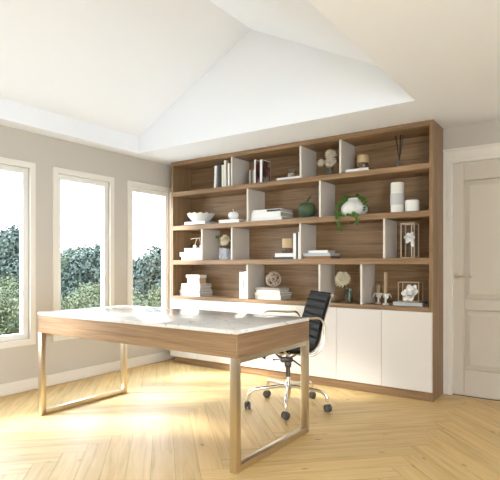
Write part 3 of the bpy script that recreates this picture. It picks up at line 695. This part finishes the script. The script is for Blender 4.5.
book_up('book', 'black upright book between two white ones on the third shelf', -2.349, -2.325, S3, 1.424, 'cv_black', 4.152)
book_up('book', 'thin white upright book touching the third-shelf divider', -2.3245, -2.2955, S3, 1.432, 'cv_white', 4.148)
book_flat('book', 'brown book at the bottom of the stack right of the third-shelf divider', -2.262, -1.980, 4.145, 4.36, S3, 1.198, 'cv_brown', 'cv_grey')
book_flat('book', 'grey-white middle book of the stack above the brown book', -2.270, -1.984, 4.14, 4.37, 1.198, 1.227, 'grey_stone')
book_flat('book', 'small white book on top of the stack above the brown book', -2.216, -2.012, 4.15, 4.32, 1.227, 1.252, 'cv_white')

def magnolia(m, c, rad, face, seed, sc=1.0):
    rnd = random.Random(seed); ax = Vector(face).normalized(); q = ax.to_track_quat('Z', 'Y'); c = Vector(c)
    for n_, el, ln, wd in ((6, 8, 1.0, 0.78), (5, 38, 0.80, 0.66), (4, 66, 0.55, 0.48)):
        for k in range(n_):
            a = 2 * math.pi * (k + rnd.uniform(-.18, .18) + el * 0.01) / n_; e = R(el + rnd.uniform(-8, 8))
            d = q @ Vector((math.cos(a) * math.cos(e), math.sin(a) * math.cos(e), math.sin(e)))
            m.leaf(c + d * rad * 0.06, d, ax, rad * ln, rad * wd, 0.12, 6, 0.35, 0.3)
    m.sphere(c + ax * rad * 0.15, rad * 0.14, 10, 8)
def frame_box(r, w, d, hh, t, mat, glass_sides=True):
    m = MB()
    for x in (-w, w):
        for y in (-d, d): m.box(x - t, x + t, y - t, y + t, 0.0005, hh, 0.001)
    for z in (t + 0.0005, hh - t):
        for y in (-d, d): m.box(-w + t, w - t, y - t, y + t, z - t, z + t, 0.001)
        for x in (-w, w): m.box(x - t, x + t, -d + t, d - t, z - t, z + t, 0.001)
    m.build('frame', M[mat], r)
# tall lantern with flower
r = thing('flower_lantern', 'tall copper-edged glass lantern with a white flower, third shelf', 'ornament', (-1.290, 4.265, S3))
frame_box(r, 0.056, 0.062, 0.302, 0.0045, 'copper')
MB().box(-0.0515, -0.0485, -0.055, 0.055, 0.0095, 0.292).build('pane', M['thin_glass'], r); MB().box(-0.050, 0.050, 0.060, 0.0625, 0.0095, 0.292).build('pane', M['thin_glass'], r)
m = MB(); m.tube([(0.03, -0.045, 0.006), (0.028, -0.048, 0.16), (0.03, -0.045, 0.293)], 0.005, 8); m.build('post', M['rattan'], r, 60)
m = MB(); magnolia(m, (0.025, -0.066, 0.17), 0.052, (-0.25, -0.9, 0.25), 3)
m.leaf((0.04, -0.066, 0.15), (0.15, -0.1, -0.95), (0, -1, 0), 0.06, 0.03, 0.1)
m.build('flower', M['petal_white'], r, 60, thick=0.0012)['label'] = 'white flower'

# counter ----------------------------------------------------------------
book_flat('book', 'lowest white book of the counter stack under the kraft box', -3.898, -3.604, 4.18, 4.42, S4, 0.801, 'cv_white')
book_flat('book', 'second white book from the bottom of the stack under the kraft box', -3.905, -3.606, 4.178, 4.422, 0.801, 0.832, 'cv_white')
book_flat('book', 'third white book from the bottom of the stack under the kraft box', -3.893, -3.600, 4.182, 4.395, 0.832, 0.868, 'cv_cream')
book_flat('book', 'top white book of the counter stack, directly under the kraft box', -3.880, -3.598, 4.18, 4.40, 0.868, 0.905, 'cv_white')
r = thing('gift_box', 'small kraft box with a white lid on the left counter stack', 'box', (-3.698, 4.24, 0.905))
MB().box(-0.090, 0.095, -0.056, 0.056, 0.0005, 0.066, 0.001).build('box_body', M['cv_beige'], r)
MB().box(-0.103, 0.100, -0.062, 0.062, 0.066, 0.100, 0.002).build('lid', M['cv_white'], r)['label'] = 'white lid'
book_up('book', 'white upright book, left one beside the counter divider', -3.037, -2.993, S4, 1.042, 'cv_white', 4.165, 0.20)
book_up('book', 'white upright book with dark top touching the counter divider', -2.980, -2.940, S4, 1.048, 'cv_white', 4.165, 0.20)
tp_ = [o for o in bpy.data.objects if o.get('label') == 'white upright book with dark top touching the counter divider'][0]
MB().box(-0.0195, 0.0195, 0.002, 0.18, 0.2825, 0.295, 0.001).build('dark_top', M['cv_black'], tp_)['label'] = 'black top edge'
book_flat('book', 'thick cream book at the bottom of the stack under the woven ball', -2.852, -2.542, 4.18, 4.405, S4, 0.811, 'cv_cream', 'paper')
book_flat('book', 'cream book second from the bottom under the woven ball', -2.860, -2.548, 4.175, 4.42, 0.811, 0.835, 'cv_cream', 'paper')
book_flat('book', 'white book second from the top under the woven ball', -2.838, -2.554, 4.18, 4.37, 0.835, 0.859, 'cv_white', 'paper')
book_flat('book', 'taupe book directly under the woven ball', -2.850, -2.558, 4.18, 4.398, 0.859, 0.885, 'cv_taupe', 'paper')
r = thing('woven_ball', 'openwork woven ball on the counter book stack', 'ornament', (-2.692, 4.285, 0.885))
rnd = random.Random(11); m = MB(); RB = 0.079
for k in range(13):
    ax = Vector((rnd.gauss(0, 1), rnd.gauss(0, 1), rnd.gauss(0, 1))).normalized(); u = ax.orthogonal().normalized(); v = ax.cross(u); off = rnd.uniform(-0.55, 0.55)
    rr = math.sqrt(1 - off * off) * RB
    pts = [ax * off * RB + (u * math.cos(2 * math.pi * i / 36) + v * math.sin(2 * math.pi * i / 36)) * rr + Vector((0, 0, 0.0835)) for i in range(37)]
    m.tube(pts, 0.0032, 6)
m.build('ball_weave', M['rattan'], r, 60)
# candle holders
def holder(label, x, y, sc):
    r = thing('candle_holder', label, 'candle holder', (x, y, S4)); m = MB()
    m.lathe([(0, 0.0005), (0.030, 0.0005), (0.031, 0.006), (0.026, 0.010), (0.010, 0.013), (0.009, 0.05), (0.013, 0.066), (0.021, 0.078), (0.023, 0.095), (0.018, 0.0955), (0.016, 0.085), (0, 0.083)], seg=28)
    for k in range(4):                                               # drooping leaf lobes
        a = R(200 + 90 * k + 15); c, s_ = math.cos(a), math.sin(a)
        pts = [(c * 0.015, s_ * 0.015, 0.086), (c * 0.032, s_ * 0.032, 0.093), (c * 0.046, s_ * 0.046, 0.080), (c * 0.050, s_ * 0.050, 0.056)]
        sp = smooth_path(pts, 4); n_ = len(sp)
        m.tube(sp, [0.006 + 0.012 * math.sin(math.pi * i / (n_ - 1)) ** 0.8 for i in range(n_)], 10, (1.0, 0.35))
    bmesh.ops.scale(m.bm, vec=(sc, sc, 1), verts=m.bm.verts)
    m.build('holder', M['matte_white'], r, 60)
holder('white leaf-lobed holder with the shorter beige candle', -1.575, 4.28, 0.9)
holder('white leaf-lobed holder with the taller beige candle', -1.482, 4.205, 0.95)
for x, y, zt, lb in ((-1.569, 4.28, 0.936, 'short beige taper candle in the left holder'), (-1.484, 4.205, 1.050, 'tall beige taper candle in the right holder')):
    xx = -1.575 if y > 4.25 else -1.482
    r = thing('taper_candle', lb, 'candle', (xx, y, S4 + 0.084))
    MB().lathe([(0, 0), (0.0145, 0), (0.0155, zt - S4 - 0.088), (0.011, zt - S4 - 0.084), (0, zt - S4 - 0.083)], seg=24).build('wax', M['tan_candle'], r, 40)
# slab, frame and magnolia
book_flat('book', 'pale grey flat book under the framed white flower', -1.408, -1.160, 4.17, 4.375, S4, 0.797, 'grey_stone', 'grey_stone')
r = thing('flower_sculpture', 'open metal frame with a white porcelain flower, right end of the counter', 'ornament', (-1.285, 4.268, 0.797))
frame_box(r, 0.086, 0.060, 0.172, 0.0042, 'copper')
m = MB(); magnolia(m, (0.030, -0.075, 0.070), 0.080, (-0.25, -0.85, 0.4), 6)
m.tube([(0.030, -0.06, 0.0015), (0.030, -0.07, 0.06)], 0.005, 8)
m.build('flower', M['petal_white'], r, 60, thick=0.0015)['label'] = 'white porcelain flower'

# ------------------------------------------------------------------ outdoors
def terrain_z(d): return -0.45 - 0.125 * max(0, d - 6)
t = bmesh.new(); g = {}
for i in range(0, 31):
    for j in range(0, 41):
        d = i / 30 * 60.0 + 1.0; az = R(10 + 100 * j / 40)
        g[i, j] = t.verts.new((XL - 0.14 - d * math.sin(az), 1.5 + d * math.cos(az), terrain_z(d) + 0.15 * math.sin(i * 1.7 + j)))
for i in range(30):
    for j in range(40): t.faces.new((g[i, j], g[i + 1, j], g[i + 1, j + 1], g[i, j + 1]))
bmesh.ops.recalc_face_normals(t, faces=t.faces)
tag(struct(MB().merge(t).build('terrain', M['grass'], None, 60)), None)
struct(MB().box(XL - 3.4, XL - 0.141, YF - 1, YB + 2.5, -0.2, -0.03).build('bounce_slab', M['bounce_slab']))  # pale slab hidden from view, added to bounce daylight up to the ceiling
def foliage(n, rx, ry, rz_, leaf, seed, zc, lumps=9, ground=0.0):
    rnd = random.Random(seed); m = MB(); cs = []
    for k in range(lumps):
        a = rnd.uniform(0, 6.28); e = rnd.uniform(-0.6, 1.0); f = rnd.uniform(0.35, 0.62)
        cs.append((Vector((math.cos(a) * rx * f * (1 - 0.4 * e), math.sin(a) * ry * f * (1 - 0.4 * e), zc + e * rz_ * 0.62)), rnd.uniform(0.36, 0.6)))
    for i in range(n):
        c, s_ = cs[i % lumps]; d = Vector((rnd.gauss(0, 1), rnd.gauss(0, 1), rnd.gauss(0, 1))).normalized(); q = rnd.uniform(0.6, 1.0)
        p = c + Vector((d.x * rx, d.y * ry, d.z * rz_)) * s_ * q
        if p.z < ground: p.z = ground + rnd.random() * 0.1
        nrm = (d + Vector((rnd.uniform(-.7, .7), rnd.uniform(-.7, .7), rnd.uniform(-.4, .8)))).normalized(); u = nrm.orthogonal().normalized(); v = nrm.cross(u)
        a = rnd.uniform(0, 6.28); u, v = u * math.cos(a) + v * math.sin(a), v * math.cos(a) - u * math.sin(a)
        L_ = leaf * rnd.uniform(0.6, 1.3)
        m.quad(p - u * L_, p - v * L_ * 0.55, p + u * L_, p + v * L_ * 0.55)
    return m
protos = []
for k, (rx, rz_, mt, sd) in enumerate(((1.78, 2.6, 'tree_leaf', 21), (1.82, 2.4, 'tree_leaf_green', 22), (1.74, 2.7, 'tree_leaf', 23))):
    r = bpy.data.objects.new('tree', None); COL.objects.link(r); r.empty_display_size = 0.3
    m = MB(); m.tube([(0, 0, -0.3), (0.05, 0, 1.5), (0.0, 0.05, 4.2)], [0.16, 0.12, 0.04], 8); m.build('trunk', M['bark'], r, 60)
    foliage(7500, rx, rx, rz_, 0.125, sd, 3.3, 22).build('crown', M[mt], r)
    protos.append(r)
rnd = random.Random(17); first = [True] * 3
def rows_of(protos, rows_, cat, label, group, lo=34.0, hi=76.0):
    for dist, gap, s0, zoff, jit in rows_:
        dz = math.degrees(gap / dist); az = lo + rnd.uniform(0, dz)
        while az < hi:
            k = rnd.randrange(3); o = protos[k] if first[k] else copy_tree(protos[k]); first[k] = False
            d = dist + rnd.uniform(-jit, jit); a = R(az); o.location = (-d * math.sin(a), d * math.cos(a), terrain_z(d - 4.5) + zoff)
            s_ = s0 * rnd.uniform(0.9, 1.06) * (1.13 if az > 56 else 1.0); o.scale = (s0, s0, s_); o.rotation_euler.z = rnd.uniform(0, 6.28)
            tag(o, label, cat, group); az += dz
rows_of(protos, ((27.0, 3.5, 0.86, -0.12, 0.1), (31.5, 3.9, 0.96, -0.12, 0.1), (36.5, 4.3, 1.06, -0.12, 0.1), (42.0, 4.7, 1.17, -0.12, 0.1)), 'tree', 'dense tree of the treeline seen through the windows', 'treeline beyond the windows')
sp = []
for k in range(3):
    o = foliage(4200, 0.95, 0.95, 0.75, 0.036, 40 + k, 0.62, 14, 0.0).build('shrub', M['shrub_leaf']); sp.append(o)
first = [True] * 3
rows_of(sp, ((8.6, 1.55, 0.74, -0.05, 0.05), (10.3, 1.8, 0.88, -0.05, 0.05), (12.4, 2.1, 1.02, 0.0, 0.06), (14.8, 2.4, 1.15, 0.05, 0.06), (17.6, 2.7, 1.3, 0.1, 0.08), (20.8, 3.0, 1.45, 0.15, 0.08)), 'shrub', 'pale green shrub growing outside below the treeline', 'shrubs outside the windows')

# ------------------------------------------------------------------ light
w = bpy.data.worlds.new('sky'); scene.world = w; w.use_nodes = True; nt = w.node_tree
bg = nt.nodes['Background']; tc = nt.nodes.new('ShaderNodeTexCoord'); sx = nt.nodes.new('ShaderNodeSeparateXYZ')
nt.links.new(tc.outputs['Generated'], sx.inputs[0])
rp = ramp(nt, [(0.0, (0.72, 0.84, 0.98)), (0.495, (0.80, 0.90, 1.0)), (0.52, (1.0, 1.0, 1.0)), (0.75, (0.68, 0.84, 1.0))])
mr = nt.nodes.new('ShaderNodeMapRange'); mr.inputs['From Min'].default_value = -1
nt.links.new(sx.outputs['Z'], mr.inputs['Value']); nt.links.new(mr.outputs['Result'], rp.inputs['Fac']); nt.links.new(rp.outputs['Color'], bg.inputs['Color'])
bg.inputs['Strength'].default_value = 3.0
sun = bpy.data.objects.new('sun', bpy.data.lights.new('sun', 'SUN')); COL.objects.link(sun)
sun.data.energy = 2.8; sun.data.angle = R(11); sun.data.color = (1.0, 0.98, 0.94)
azs, el = R(53), R(31)
d = Vector((math.sin(azs) * math.cos(el), math.cos(azs) * math.cos(el), -math.sin(el)))
sun.rotation_euler = d.to_track_quat('-Z', 'Y').to_euler(); sun.location = (-12, -6, 8)

# ------------------------------------------------------------------ camera
cam = bpy.data.cameras.new('camera'); co = bpy.data.objects.new('camera', cam); COL.objects.link(co)
co.location = (0, 0, 1.105); co.rotation_euler = (R(90), 0, math.atan2(342, 491))
cam.sensor_fit = 'HORIZONTAL'; cam.sensor_width = 36.0; cam.lens = 36.0 * 491 / 500; cam.shift_y = 26 / 500.0
cam.clip_start = 0.05; cam.clip_end = 300
scene.camera = co
vs = scene.view_settings; vs.view_transform = 'Standard'; vs.look = 'None'; vs.gamma = 1.0; vs.use_curve_mapping = False; vs.exposure = 2.05
